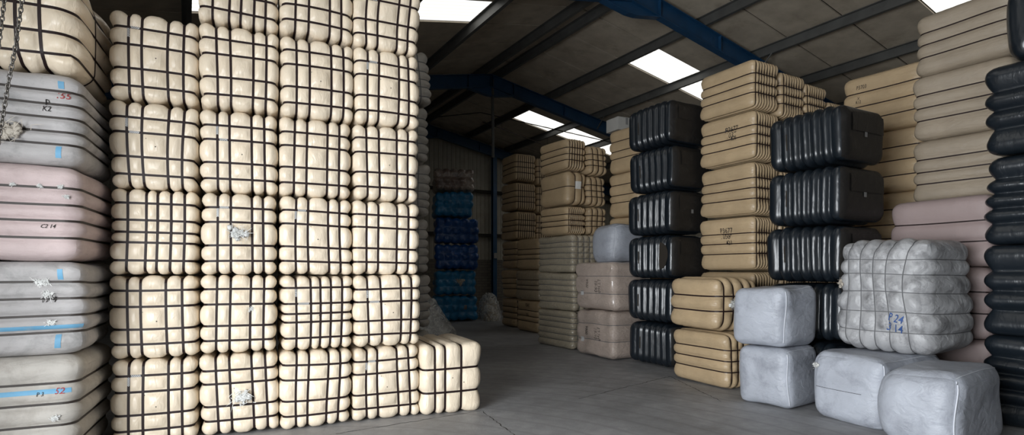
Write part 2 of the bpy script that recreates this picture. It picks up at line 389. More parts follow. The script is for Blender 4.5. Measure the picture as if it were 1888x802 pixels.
# ------------------------------------------------------------------ the bright wall of gridded bales
WT = math.radians(24.0); WX, WY = math.cos(WT), math.sin(WT); W0 = (-1.377, 6.06)
def wpt(lx, ly): return (W0[0]+WX*lx-WY*ly, W0[1]+WY*lx+WX*ly)
XS4, ZS4 = [.18, .365, .675, .86], [.14, .345, .645, .84]
XS5, ZS5 = [.17, .385, .54, .70, .87], [.14, .36, .50, .65, .86]
edges = [-2.497, -1.775, -1.062, -.337, .390]
names = ['cream gridded bale, %s in the column beside the grey and pink column',
         'cream gridded bale, %s in the second column from the pink one',
         'cream gridded bale, %s in the second column from the lone floor bale',
         'cream gridded bale, %s in the column touching the lone floor bale']
LV = [0, .80, 1.58, 2.38, 3.19, 4.01, 4.81]
for ci in range(4):
    n = 5 if ci == 0 else 6
    for k in range(n):
        dense = (ci, k) in ((0, 2), (2, 1), (1, 5))
        w = edges[ci+1]-edges[ci]; h = LV[k+1]-LV[k]
        b = Bale((w-.004, 1.1, h), jit(XS5 if dense else XS4), (), jit(ZS5 if dense else ZS4), r=0.05, B=0.036, p=3.2, bw=0.021, seed=nxt(), amp=0.008,
                 lump=0.003, lumpf=10, crown=0.018, res=0.02, clamp=(0, 2))
        o = b.body('gridded_bale', M['cream'])
        b.belts(M['strap'])
        fwd = random.uniform(-.012, .012) + (0.01*k if ci > 0 else 0)
        b.place(wpt(edges[ci]+.002, -fwd), WT, LV[k])
        tag(o, names[ci] % level(k, n), 'bale', 'gridded cream bales in the bright wall of stacks')
        if (ci+k) % 3 != 2:                                            # paired vent holes
            b.disc('y', random.uniform(.0, .05), random.uniform(-.05, -.01), .006, M['hole']); b.disc('y', random.uniform(-.09, -.05), random.uniform(.05, .1), .004, M['hole'])
        c0, zt = b.c[0], b.c[2]
        if (ci*7+k*3) % 4 < 2:
            x_ = c0[0]; b.patch('y', x_-.011, x_+.011, zt[-1]-.10, zt[-1]-.012, M['seal'], 'strap_seal', .008)
            b.patch('y', c0[0]+.02, c0[1]-.02, zt[-2 if k % 2 else -1]-.011, zt[-2 if k % 2 else -1]+.011, M['seal'], 'strap_seal', .007)
        if (ci, k) == (1, 2): b.tuft('y', -.02, -.0, .075, M['fluff'], 3)
        if (ci, k) == (1, 0): b.tuft('y', .02, -.03, .08, M['fluff'], 5)
        if (ci, k) == (1, 1): b.tuft('y', .13, .05, .025, M['fluff'], 6)
# the lone bale on the floor
b = Bale((.736, 1.1, .80), [.2, .38, .67], (), [.30, .66], r=0.055, B=0.036, p=3.2, bw=0.023, seed=nxt(), amp=0.008, crown=0.015, res=0.02, clamp=(0, 2))
o = b.body('gridded_bale', M['cream']); b.belts(M['strap'])
b.place(wpt(.392, -.02), WT, 0); tag(o, 'lone cream strapped bale standing on the floor at the foot of the bright wall', 'bale', 'gridded cream bales in the bright wall of stacks')
b.disc('y', .0, .02, .006, M['hole']); b.disc('y', .16, -.05, .006, M['hole'])

# ------------------------------------------------------------------ grey and pink column at the picture's edge, a cream bale on top
G0 = (-3.41, 4.48); GW = 1.1
def gcorner(w): return (G0[0]-WX*(w+.035), G0[1]-WY*(w+.035))
gl = [0, .94, 1.69, 2.46, 3.2]
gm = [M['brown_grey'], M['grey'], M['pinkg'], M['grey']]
gn = ['brownish grey bale with blue stripes, lowest of the banded cloth column', 'grey bale with a long blue stripe, below the dusty pink bale',
      'dusty pink banded bale between two grey bales', 'grey banded bale with a cream fluff tuft, right under the cream bale']
gn[3] = 'grey banded bale with a cream fluff tuft, directly under the cream bale'
for k in range(4):
    h = gl[k+1]-gl[k]; nb = [5, 5, 5, 6][k]
    zs = [(i+1)/nb for i in range(nb-1)] if nb < 6 else [.2, .36, .52, .68, .84]
    b = Bale((GW, 1.2, h), (), (), jit(zs, .01), r=0.11, B=0.042, p=2.2, bw=0.02, seed=nxt(), amp=0.014, lump=0.007, lumpf=8, res=0.02)
    o = b.body('banded_bale', gm[k]); b.belts(M['tie'], .018)
    b.place(gcorner(GW+random.uniform(-.02, .02)), WT+random.uniform(-.01, .01), gl[k]); tag(o, gn[k], 'bale', 'banded cloth bales in the grey and pink column')
    z = b.c[2]
    if k == 3:
        b.tuft('y', .05, -.14, .11, M['fluffc'], 11)
        b.text('y', .32, .12, .07, "P\nK2", M['ink']); b.text('y', .43, .185, .08, "155", M['redink'])
        b.patch('y', .40, .44, z[4]+.02, b.h[2]-.04, M['bluestripe'], 'blue_stripe'); b.patch('y', .38, .42, -b.h[2]+.03, z[0]-.02, M['bluestripe'], 'blue_stripe')
    if k == 1:
        b.patch('y', -.5, .55, z[0]+.03, z[0]+.065, M['bluestripe'], 'blue_stripe', n=40); b.patch('y', .36, .40, -b.h[2]+.03, z[0]-.02, M['bluestripe'], 'blue_stripe')
        b.patch('y', .37, .41, z[3]+.02, b.h[2]-.04, M['bluestripe'], 'blue_stripe'); b.tuft('y', .26, .22, .04, M['fluff'], 12); b.tuft('y', .3, .12, .03, M['fluff'], 13)
        b.tuft('y', .33, -.13, .022, M['fluff'], 18)
        b.text('y', .30, .05, .075, "17 4", M['ink'])
    if k == 0:
        b.patch('y', -.5, .5, z[3]-.085, z[3]-.045, M['bluestripe'], 'blue_stripe', n=40); b.text('y', .3, z[3]-.10, .05, "P 3", M['ink']); b.text('y', .43, z[3]-.09, .075, "52", M['redink'])
        b.tuft('y', .42, -.02, .025, M['fluff'], 14)
    if k == 2:
        for i, q in enumerate([.1, .28, .42, .46]): b.tuft('y', q, z[3]+.01-(.09 if i == 3 else 0), .016, M['fluff'], 20+i)
        b.patch('y', -.52, -.49, z[3]+.02, b.h[2]-.03, M['bluestripe'], 'blue_stripe'); b.text('y', .35, -.14, .05, "C2 14", M['ink'])
b = Bale((1.14, 1.25, .86), [.17, .33, .50, .66, .80], (.5,), [.12, .34, .6, .82], r=0.13, B=0.055, p=2.6, seed=nxt(), amp=0.012, crown=.02, res=0.022)
o = b.body('gridded_bale', M['cream']); b.belts(M['strap'])
b.place(gcorner(1.16), WT, 3.2); tag(o, 'big cream gridded bale sitting on top of the grey and pink column', 'bale', 'gridded cream bales in the bright wall of stacks')

# ------------------------------------------------------------------ grey netted column behind the bright wall
C = wpt(1.0-.95, 1.70)
for k in range(6):
    b = Bale((.95, 1.0, .798), [.13, .27, .41, .55, .69, .84], (.3, .7), jit([.13, .3, .47, .64, .82]), r=0.08, B=0.045, p=2.2, bw=.014, seed=nxt(), amp=0.012, lump=.006, lumpf=13, res=0.028)
    o = b.body('netted_bale', M['netgrey']); b.belts(M['cord'], .012, 'cord')
    b.place((C[0]+random.uniform(-.012, .012), C[1]), WT, k*.8); tag(o, 'grey corded bale, %s in the column behind the bright wall' % level(k, 6), 'bale', 'grey corded bales behind the bright wall')

# ------------------------------------------------------------------ right-hand stacks
T30 = UA
Z3, Z2 = [.29, .50, .71], [.36, .69]
X8 = [.1, .21, .32, .43, .54, .65, .76, .88]
def stack(px, Y, dims, levels, label, group, mat='cream_r', sx=X8, sz=Z3, th=T30, name='strapped_bale', r=.10, B=.04, p=3.2, strap='strap', bw=.016, res=.028, amp=.008, C=None, shift=.01, lump=0., **kw):
    """a column of like bales; px, Y: image column and depth of the corner between its long side and its end"""
    C = C or corner(px, Y); out = []
    n = len(levels)-1
    for k in range(n):
        h = levels[k+1]-levels[k]
        x_ = sx[k] if sx and isinstance(sx[0], (list, tuple)) else sx
        z_ = sz[k] if sz and isinstance(sz[0], (list, tuple)) else sz
        m_ = mat[k] if isinstance(mat, (list, tuple)) else mat
        b = Bale((dims[0], dims[1], h), jit(x_, .008), (), jit(z_), r=r, B=B, p=p, bw=bw, seed=nxt(), amp=amp, res=res, lump=lump, clamp=(0, 2), **kw)
        o = b.body(name, M[m_]); b.belts(M[strap], bw)
        b.place((C[0]+random.uniform(-shift, shift), C[1]+random.uniform(-shift, shift)), th+random.uniform(-1, 1)*shift, levels[k])
        tag(o, label % level(k, n), 'bale', group); out.append(b)
    return out
def lv(n, h): return [i*h for i in range(n+1)]

# black ribbed bales: two columns
def black_bale(dims, C, th, z, label, ribs=6, group='black ribbed bales', hole=False, sticker=True, flaw=True):
    sy = [(i+1)/ribs for i in range(ribs-1)] if ribs else ()
    sy = [.03+.86*(i+.9)/ribs for i in range(ribs)]
    b = Bale(dims, (), sy, (), r=.12, B=.055, p=2.0, bw=.008, seed=nxt(), amp=.008, lump=.003, lumpf=7, res=.016)
    b.c[1] = sorted(-c for c in b.c[1])
    o = b.body('ribbed_bale', [M['black'], M['blackend']], endmat=True)
    b.place(C, th, z); tag(o, label, 'bale', group)
    # folded end wrap: an overlapping flap with its taped edge
    b.patch('y', -b.h[0]+.16, b.h[0]-.1, b.h[2]-.34, b.h[2]-.10, M['blackend'], 'wrap_flap', .012, 8, 6)
    if sticker: b.patch('y', -.03, .03, -.04, .06, M['sticker'], 'sticker', .006)
    if flaw: b.patch('x', -.26, -.245, -.13, .12, M['hole'], 'slit', .004, 3, 8)
    if hole:
        t = np.linspace(0, 2*math.pi, 20, endpoint=False); rr = 1+.1*np.sin(3*t+1)
        pos, _ = b.S(b.fp('x', .37+.10*np.cos(t)*rr, .02+.25*np.sin(t)*rr), .012); link('torn_hole', pos, [tuple(range(20))], M['hole'], b.o)
    return b
CA = corner(1238, 9.12)
for k in range(6):
    black_bale((1.0, 1.10, .75), (CA[0]+random.uniform(-.015, .015), CA[1]), T30+random.uniform(-.01, .01), k*.75, 'black ribbed bale, %s in the column behind the cream floor bales' % level(k, 6), hole=(k == 2), sticker=(k == 3))
CC = corner(1556, 6.7)
for k in range(5):
    black_bale((1.0, 1.08, .737), (CC[0]+random.uniform(-.015, .015), CC[1]), T30+random.uniform(-.012, .012), k*.737, 'black ribbed bale, %s in the black column behind the pale sacks' % level(k, 5))

# cream stack marked P3677 with its three neighbours across
CB = corner(1392, 8.4)
lab = ['cream strapped bale, %s in the tall column between the two black columns', 'cream strapped bale, %s in the second column behind the near black one',
       'cream strapped bale, %s in the third column behind the near black one', 'cream strapped bale, %s in the fourth column, beside the pale cream stack']
hB = [0, .8, 1.63, 2.49, 3.31, 4.1, 4.88]
for q in range(4):
    c = (CB[0]+VX*.66*q, CB[1]+VY*.66*q)
    lvq = [z*(1, .985, .97, .93)[q] for z in hB]
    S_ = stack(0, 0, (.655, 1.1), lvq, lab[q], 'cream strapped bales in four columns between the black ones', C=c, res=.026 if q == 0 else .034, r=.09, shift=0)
    if q == 0:
        S_[4].text('x', .12, .13, .125, "P3677\n1037", M['ink']); S_[4].text('x', .16, -.03, .11, "421", M['ink'])
        S_[2].text('x', .02, .19, .125, "P3677\n1038", M['ink']); S_[2].text('x', .08, -.02, .11, "421", M['ink'])
# two cream bales on the floor in front of them
c = corner(1340, 7.52)
stack(0, 0, (.72, 1.10), [0, .775], '%s cream three-strap bale on the floor between black column and pale sacks', 'cream bales standing on the floor by the black column', C=c, th=math.radians(26), sx=[.12, .3, .48, .7])[0].o['label'] = 'lower cream bale on the floor between the black column and the pale sacks'
b = Bale((.86, 1.02, .77), [.14, .36, .62, .84], (), [.35, .66], r=.13, B=.05, p=2.3, bw=.02, seed=nxt(), amp=.012, res=.026, crown=.02)
o = b.body('strapped_bale', M['cream_r']); b.belts(M['strap']); b.place((c[0]-.11, c[1]+.03), math.radians(27), .775)
tag(o, 'bulging cream bale with a fluff tuft, resting on the lower cream floor bale', 'bale', 'cream bales standing on the floor by the black column'); b.tuft('y', -.18, .0, .08, M['fluff'], 31)

# pale woven sacks
def sack(dims, C, th, z, label, mat='sack', seam=True, group='pale woven sacks', r=.11, lump=.022, **kw):
    b = Bale(dims, (), (), (), r=r, B=.02, seed=nxt(), amp=.014, lump=lump, lumpf=4.5, res=.03, crown=.02, **kw)
    o = b.body('woven_sack', M[mat]); b.place(C, th, z); tag(o, label, 'sack', group)
    if seam:
        zz = np.linspace(-b.h[2]+.02, b.h[2]-.03, 30)
        P = [[-b.h[0]+.02+.012*math.sin(9*q), -b.h[1], q] for q in zz]
        b.cord_path(P, M['seam'], .006, 'seam')
        P = [[q, -b.h[1]+.015, b.h[2]] for q in np.linspace(-b.h[0]+.03, b.h[0]-.06, 20)]
        b.cord_path(P, M['seam'], .004, 'seam')
    return b
TE = math.radians(37)
cE = corner(1459, 6.42)
sack((.78, .68, .71), cE, TE, 0, 'pale blue-grey sack on the floor, lower of the pair beside the cream bales')
sack((.76, .70, .74), (cE[0]-.05, cE[1]), TE+.03, .71, 'smudged pale sack stacked on the lower one of the pair')
c2 = corner(1632, 5.55)
b = sack((1.1, .80, .73), c2, math.radians(27), 0, 'dusty pale sack on the floor under the big corded bale, beside the sack pair')
b.tuft('x', -.36, .22, .04, M['fluff'], 41)
b.patch('x', -.34, .2, -.02, -.015, M['ink'], 'crease_mark', .002, 20, 2)
c1 = corner(1768, 4.72)
sack((1.12, .64, .735), c1, math.radians(33), 0, 'broad clean pale sack on the floor in front, foot of the corded bale', r=.14)
b = Bale((1.06, 1.0, 1.24), (), [.20, .39, .54, .70, .86], [.17, .34, .52, .69, .83], r=.17, B=.036, p=2.4, bw=.012, seed=nxt(), amp=.018, lump=.009, lumpf=9, res=.022, crown=.02)
b.c[1] = sorted(b.c[1]); b.c[1] = [c_ for c_ in b.c[1]]
o = b.body('corded_bale', M['netsack']); b.belts(M['cord'], .009, 'cord')
b.place(corner(1714, 5.62), math.radians(29), .738); tag(o, 'big crumpled grey bale tied with thin cords, resting on the two pale sacks', 'bale')
b.text('x', .18, -.30, .12, "P 24\n3 14", M['blueink'], rot=-.2); b.tuft('x', -.53, .12, .05, M['fluffc'], 42)

# black bales at the picture's edge: bands run round them level
CG_far = (5.0, 5.97); LG = 1.15
CGn = (CG_far[0]+VY*LG, CG_far[1]-VX*LG)
for k in range(4):
    nb = (5, 4, 5, 4)[k]
    b = Bale((1.0, LG, .945), (), (), [(i+1)/nb for i in range(nb-1)], r=.06, B=.07, p=2.0, bw=.01, seed=nxt(), amp=.01, res=.016)
    o = b.body('ribbed_bale', M['black']); b.place((CGn[0]+random.uniform(-.02, .02), CGn[1]), T30, k*.945)
    tag(o, 'level-ribbed black bale, %s in the column before the tall pale stack' % level(k, 5), 'bale', 'black ribbed bales')
b = Bale((1.0, 1.0, .85), (), [.25, .5, .75], (), r=.12, B=.07, p=2, bw=.01, seed=nxt(), amp=.01, res=.02)
o = b.body('ribbed_bale', M['black']); b.place((CGn[0]+.07, CGn[1]+.04), T30, 3.78); tag(o, 'black bale with upright ribs crowning the black column before the tall pale stack', 'bale', 'black ribbed bales')

# tall pale cream stack on pink bales
cH = (5.27+VY*1.08, 7.4-VX*1.08)
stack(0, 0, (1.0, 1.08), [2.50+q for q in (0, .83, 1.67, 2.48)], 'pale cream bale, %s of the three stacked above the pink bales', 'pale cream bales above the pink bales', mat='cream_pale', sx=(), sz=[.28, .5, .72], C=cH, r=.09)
for o_ in COL.objects:
    l_ = o_.get('label')
    if l_ and 'above the pink bales' in l_: o_['label'] = l_.replace('second from the floor', 'middle')
cP = (cH[0]-VX*.5-VY*.03, cH[1]-VY*.5+VX*.03)
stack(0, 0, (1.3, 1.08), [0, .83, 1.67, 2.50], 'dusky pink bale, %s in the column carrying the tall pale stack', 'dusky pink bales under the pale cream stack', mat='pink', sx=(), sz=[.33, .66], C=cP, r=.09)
# cream stack marked P3703
cI = (5.22+VY*1.18, 8.9-VX*1.18)
S_ = stack(0, 0, (1.0, 1.18), lv(5, .93), 'cream bale, %s in the column marked P3703 behind the near black column', 'cream bales in the column marked P3703', mat='cream_r', sx=(), sz=[.25, .5, .75], C=cI, r=.08)
S_[4].text('x', -.30, .28, .085, "P3703", M['ink']); S_[4].text('x', -.34, .10, .07, "X\nR12", M['ink'])

# pinkish film wrapped bales and a sack on top
cJ = corner(1130, 10.08); TJ = math.radians(28)
S_ = stack(0, 0, (1.0, 1.22), [0, .9, 1.80], 'pinkish film-wrapped bale, %s', 'pinkish film-wrapped bales', mat='filmpink', sx=(), sz=[.33, .72], C=cJ, th=TJ, strap='cord', bw=.01, r=.10, lump=.006, amp=.014)
S_[0].o['label'] = 'pinkish film-wrapped bale on the floor beside the six-high black column'; S_[1].o['label'] = 'pinkish film-wrapped bale carrying the pale round sack'
for b_ in S_:
    b_.text('x', .15, .0, .13, "LT360\n19-90", M['ink'], rot=-math.pi/2); b_.text('x', -.25, .05, .12, "9900", M['ink'], rot=-math.pi/2); b_.patch('x', -.44, -.34, -.2, -.1, M['paper'], 'paper_label', .005)
sack((.8, .80, .74), (cJ[0]+.08, cJ[1]+.28), TJ, 1.80, 'rounded pale sack on top of the pinkish film-wrapped bales', r=.2)

# film wrapped grey cream stack, cream bales on top of it
cL = corner(1056, 11.5)
stack(0, 0, (1.05, 1.38), [0, .8, 1.6, 2.4], 'film-wrapped greyish bale, %s in the column beside the pinkish bales', 'film-wrapped greyish bales', mat='film', sx=[.14, .3, .46, .62, .8], sz=[.18, .35, .52, .69, .85], C=cL, strap='cord', bw=.012, r=.06, lump=.006)
cM = corner(1045, 11.62)
S_ = stack(0, 0, (.55, 1.08), [2.4, 3.03, 3.75, 4.45], '%s', 'cream bales on the film-wrapped stack', sx=[X8, [.4, .8], [.12, .26, .40, .54, .68, .84]], sz=[Z3, [.55], Z3], C=cM)
for b_, l_ in zip(S_, ('cream bale with close straps resting on the film-wrapped greyish stack', 'wide-bulging cream bale with few straps, middle of three above the film-wrapped stack', 'topmost cream bale above the film-wrapped greyish stack')): b_.o['label'] = l_
S_[1].patch('y', -.05, .12, -.02, .16, M['fluff'], 'torn_patch', .006)
S_ = stack(0, 0, (.55, 1.08), [2.4, 3.03, 3.70, 4.35], '%s', 'cream bales on the film-wrapped stack', sx=[.2, .5, .8], C=(cM[0]+VX*.56, cM[1]+VY*.56))
for b_, l_ in zip(S_, ('cream bale hidden deep in the second row on the film-wrapped stack, lowest', 'cream bale squeezed behind the wide-bulging one, middle of its row', 'cream bale beside the topmost one above the film-wrapped stack')): b_.o['label'] = l_

# cream stack under the carton
cN = (1.887+VY*1.09+VX*.09, 12-VX*1.09+VY*.09)
stack(0, 0, (.9, .95), lv(5, .92), 'cream bale, %s in the column that carries the grey carton', 'cream bales under the grey carton', sx=(), sz=[.3, .5, .75], C=cN, r=.08)
mb = MB(); mb.prism([(0, 0, 0), (.46, 0, 0), (.46, .4, 0), (0, .4, 0)], (0, 0, .26))
cart = mb.build('carton', M['carton']); cart.location = (cN[0]-.30, cN[1]+.55, 4.60); cart.rotation_euler = (0, 0, T30-.05)
mb = MB()
for x0 in (.0, .24): mb.prism([(x0, -.004, .262), (x0+.22, -.004, .262), (x0+.22, .404, .262), (x0, .404, .262)], (0, 0, .006))
mb.build('flap', M['carton'], cart)
mb = MB(); mb.prism([(.2, -.003, .12), (.26, -.003, .12), (.26, -.003, .27), (.2, -.003, .27)], (0, .002, 0)); mb.build('tape', M['sticker'], cart)
tag(cart, 'small grey carton lying on top of a cream column below the roof', 'carton')

# far cream columns by the gable post
cO = corner(951, 16.2)
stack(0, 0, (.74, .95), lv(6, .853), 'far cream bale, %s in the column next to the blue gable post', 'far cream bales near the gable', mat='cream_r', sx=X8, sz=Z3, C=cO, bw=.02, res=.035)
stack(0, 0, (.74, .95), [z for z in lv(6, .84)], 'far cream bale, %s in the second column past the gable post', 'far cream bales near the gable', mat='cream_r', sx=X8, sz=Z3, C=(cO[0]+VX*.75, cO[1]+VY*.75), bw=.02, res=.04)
cQ = corner(992, 14.65)
S_ = stack(0, 0, (.8, 1.2), [0, .85, 1.68, 2.52], 'far cream bale, %s in the short column before the gable post column', 'far cream bales near the gable', mat=['cream_r', 'filmtan', 'cream_r'], sx=[.5], sz=[.33, .5, .7], C=cQ, bw=.018, res=.035)
S_[0].text('x', .05, .28, .13, "P3842", M['ink']); S_[0].text('x', .05, .02, .12, "XX", M['ink'])

# blue film wrapped stack
TB = math.radians(12); cBl = corner(801, 18.15)
lvb = [0, .845, 1.69, 2.56, 3.42, 4.27, 5.03]
bl = ['blue film-wrapped bale, %s in the blue column by the gable wall'] * 5
for k in range(6):
    m_ = [M['blue2'], M['blue2'], M['blue'], M['blue'], M['blue2'], M['mixed']][k]; h = lvb[k+1]-lvb[k]
    w_ = (1.42, 1.42, 1.48, 1.46, 1.26, 1.36)[k]
    b = Bale((w_, 1.1, h), [.2, .4, .6, .8], (.5,), [.33, .66], r=.12, B=.05, p=2, bw=.008, seed=nxt(), amp=.02, lump=.014, lumpf=7, res=.035)
    o = b.body('film_wrapped_bale', m_); b.place(cBl, TB, lvb[k])
    tag(o, 'mottled scrap bale under clear film, on top of the blue column' if k == 5 else ['darker', 'lighter'][k in (0, 1, 4)]+' blue film-wrapped bale, %s in the blue column by the gable wall' % level(k, 6), 'bale', 'film-wrapped bales in the blue column')
    if k == 1: b.tuft('y', .12, .02, .13, M['fluffc'], 51)
    if k == 0: b.patch('y', .28, .38, -.05, .12, M['sticker'], 'paper_label', .008)

# ------------------------------------------------------------------ loose polythene
def crumple(name, C, rx, ry, h, mat, label, seed, z=0.0, core=None, dome=None, n=44, fall=.7):
    g = np.random.default_rng(seed); K = g.normal(0, 1, (10, 3)); ph = g.uniform(0, 6.28, 10); V, Fs = [], []
    for i in range(n+1):
        for j in range(2*n):
            th = .5*math.pi*i/n; f_ = math.pi*j/n; q_ = i/n; d = np.array([q_*math.cos(f_), q_*math.sin(f_), (1-q_)**fall if dome is None else (1-q_*q_)**dome])
            w = sum(abs(math.sin(K[q] @ d*(1.5+q*.9)+ph[q]))/(1+q*.35) for q in range(10))/5.0
            rr = .70+.5*w; V.append((d[0]*rx*rr, d[1]*ry*rr, max(0, d[2]*h*(rr if i < n else 0))))
    for i in range(n):
        for j in range(2*n): Fs.append((i*2*n+j, (i+1)*2*n+j, (i+1)*2*n+(j+1) % (2*n), i*2*n+(j+1) % (2*n)))
    o = link(name, V, Fs, mat); o.location = (*C, z); tag(o, label, 'plastic', 'loose polythene sheeting on the floor')
    if core:
        c_ = link('cloth_scrap', [(v[0]*.8, v[1]*.8, v[2]*.82) for v in V], Fs, core, o)
    return o
crumple('plastic_sheeting', ((788-944)/F*14.6, 14.6), .74, .8, 1.15, M['poly'], 'heap of clear crumpled polythene on the floor before the blue column', 61, core=M['paper'], fall=1.0)
crumple('plastic_sheeting', ((901-944)/F*19.6, 19.6), .42, .45, .85, M['poly'], 'small clear polythene bundle at the foot of the gable post', 62, core=M['filmtan'], dome=.5)
crumple('plastic_sheeting', (-.72, 18.75), .30, .36, .42, M['poly'], 'low polythene bundle on the floor before the gable post bundle', 63, core=M['filmtan'], dome=.5)

# ------------------------------------------------------------------ the building
U0, U1, VL, VRT = -2.5, 20.75, -2.75, 18.25
def rz(v, top=7.65): return top - TP*abs(v-VR)
def bar_u(u0, u1, v, zt, w, h):        # level bar along the building
    a = [uv(u0, v-w/2, zt-h), uv(u0, v+w/2, zt-h), uv(u0, v+w/2, zt), uv(u0, v-w/2, zt)]; b_ = uv(u1, v)
    c = uv(u0, v); return a, tuple(np.array(b_)-np.array(c))
# floor
mb = MB(); p = [uv(U0-1, VL-.3), uv(U0-1, VRT+.3), uv(U1+.3, VRT+.3), uv(U1+.3, VL-.3)]
mb.prism([(q[0], q[1], -.12) for q in p], (0, 0, .12)); tag(mb.build('floor', M['floor']), kind='structure')
# a cracked joint across the slab
def strip(pts, w, name, mat):
    V, Fs = [], []
    for i, (x, y) in enumerate(pts):
        a = pts[max(0, i-1)]; c = pts[min(len(pts)-1, i+1)]; dx, dy = c[0]-a[0], c[1]-a[1]; l = math.hypot(dx, dy)+1e-9; ww = w*random.uniform(.4, 1.2)
        V += [(x-dy/l*ww, y+dx/l*ww, .0015), (x+dy/l*ww, y-dx/l*ww, .0015)]
        if i: Fs.append((2*i-2, 2*i-1, 2*i+1, 2*i))
    return link(name, V, Fs, mat, smooth=False)
def gp(px, py): Y = F*EYE/(py-YH); return ((px-944)/F*Y, Y)
M['crack'] = flat('dark_crack', (0.035, 0.033, 0.03), .9)  # plain dark tone for the crack lines
k_ = 2
for (a, b_) in (((888, 757), (985, 830)), ((1068, 735), (1235, 694)), ((1235, 694), (1330, 740)), ((620, 800), (888, 757))):
    A, B_ = gp(*a), gp(*b_)
    pts = [(A[0]+(B_[0]-A[0])*t+random.uniform(-.012, .012), A[1]+(B_[1]-A[1])*t+random.uniform(-.012, .012)) for t in np.linspace(0, 1, 40)]
    tag(strip(pts, .006, 'trim_%d' % k_, M['crack']), kind='structure'); k_ += 1

# roof boards with dark joints, rooflights left open between them
JU = [round(5.2-1.22*i, 3) for i in range(7, 0, -1)]
JU = sorted([11.32-1.13*0, 10.22] + [10.22-1.23*i for i in range(1, 11)] + [11.32+1.25*i for i in range(1, 5)] + [17.42-0.0] + [17.42+1.2*i for i in range(1, 3)] + [U1])
JU = [u for u in JU if U0 <= u <= U1]; JU = [U0]+JU
lights_u = []
def is_light(ua, ub): m = (ua+ub)/2; return any(abs(m-c) < .62 for c in (4.65, 10.75, 16.85))
JVr = [VR, 9.85, 11.70, 13.45, 15.3, VRT]; JVl = [VR, 5.55, 3.72, 1.9, 0.0, VL]
mb = MB(); wins = []
g_ = .022
for side, JV in ((1, JVr), (-1, JVl)):
    for i in range(len(JU)-1):
        ua, ub = JU[i], JU[i+1]
        for j in range(len(JV)-1):
            va, vb = JV[j], JV[j+1]
            if is_light(ua, ub) and j >= 1 and not (side < 0 and ua > 15) and not (side == 1 and abs((ua+ub)/2-4.65) < .6 and j < 2):
                if side == 1 or j < 4: wins.append((ua, ub, va, vb)); continue
            mb.prism([uv(ua+g_, va, rz(va)), uv(ub-g_, va, rz(va)), uv(ub-g_, vb, rz(vb)), uv(ua+g_, vb, rz(vb))], (0, 0, .03))
tag(mb.build('ceiling', M['sheet']), kind='structure')
mb = MB()
for side, ve in ((1, VRT), (-1, VL)):
    us = [U0] + sum([[c-.6, c+.6] for c in (4.65, 10.75, 16.85)], []) + [U1+.25]
    if side < 0: mb.prism([uv(15.5, VR, rz(VR)+.04), uv(U1+.25, VR, rz(VR)+.04), uv(U1+.25, ve, rz(ve)+.04), uv(15.5, ve, rz(ve)+.04)], (0, 0, .05))
    if side < 0: mb.prism([uv(U0, 0, rz(0)+.04), uv(U1, 0, rz(0)+.04), uv(U1, ve, rz(ve)+.04), uv(U0, ve, rz(ve)+.04)], (0, 0, .05))
    for a, b_ in ((us[0], us[1]), (us[2], us[3]), (us[4], us[5]), (us[6], us[7])):
        mb.prism([uv(a, VR, rz(VR)+.04), uv(b_, VR, rz(VR)+.04), uv(b_, ve, rz(ve)+.04), uv(a, ve, rz(ve)+.04)], (0, 0, .05))
    for c in (4.65, 10.75, 16.85):
        v1 = 9.85 if side > 0 else 5.55
        mb.prism([uv(c-.6, VR, rz(VR)+.04), uv(c+.6, VR, rz(VR)+.04), uv(c+.6, v1, rz(v1)+.04), uv(c-.6, v1, rz(v1)+.04)], (0, 0, .05))
tag(mb.build('ceiling_backing', M['sheetdark']), kind='structure')
for i, (ua, ub, va, vb) in enumerate(wins):
    me = bpy.data.meshes.new('window_%d' % (i+1)); pts = [uv(ua, va, rz(va)+.03), uv(ub, va, rz(va)+.03), uv(ub, vb, rz(vb)+.03), uv(ua, vb, rz(vb)+.03)]
    up = [(p[0], p[1], p[2]+.012) for p in pts]
    me.from_pydata(pts+up, [], [(0, 1, 2, 3), (4, 7, 6, 5), (0, 4, 5, 1), (1, 5, 6, 2), (2, 6, 7, 3), (3, 7, 4, 0)]); me.materials.append(M['sky'])
    ul = me.uv_layers.new(name='UVMap'); cs = [(0, 0), (1, 0), (1, 1), (0, 1)]
    for l_ in me.loops: ul.data[l_.index].uv = cs[l_.vertex_index % 4]
    o = bpy.data.objects.new('window_%d' % (i+1), me); COL.objects.link(o); tag(o, kind='structure')
# purlins: Z-shaped steel
def purlin(v, w=.075, h=.2):
    s = MB(); zt = rz(v)-.005
    prof = [(-w, 0), (.006, 0), (.006, -h+.012), (w, -h+.012), (w, -h), (-.006, -h), (-.006, -.012), (-w, -.012)]
    a = [uv(U0, v+x, zt+z) for x, z in prof]; d = tuple(np.array(uv(U1, 0))-np.array(uv(U0, 0)))
    s.prism(a, d); return s.build('purlin', M['purlin'])
for v in (8.02, 9.85, 11.70, 13.45, 15.3, 17.2, 7.46, 5.55, 3.72, 1.9, 0.0, -1.8):
    tag(purlin(v), 'galvanised roof purlin', 'purlin', 'roof purlins', 'structure')
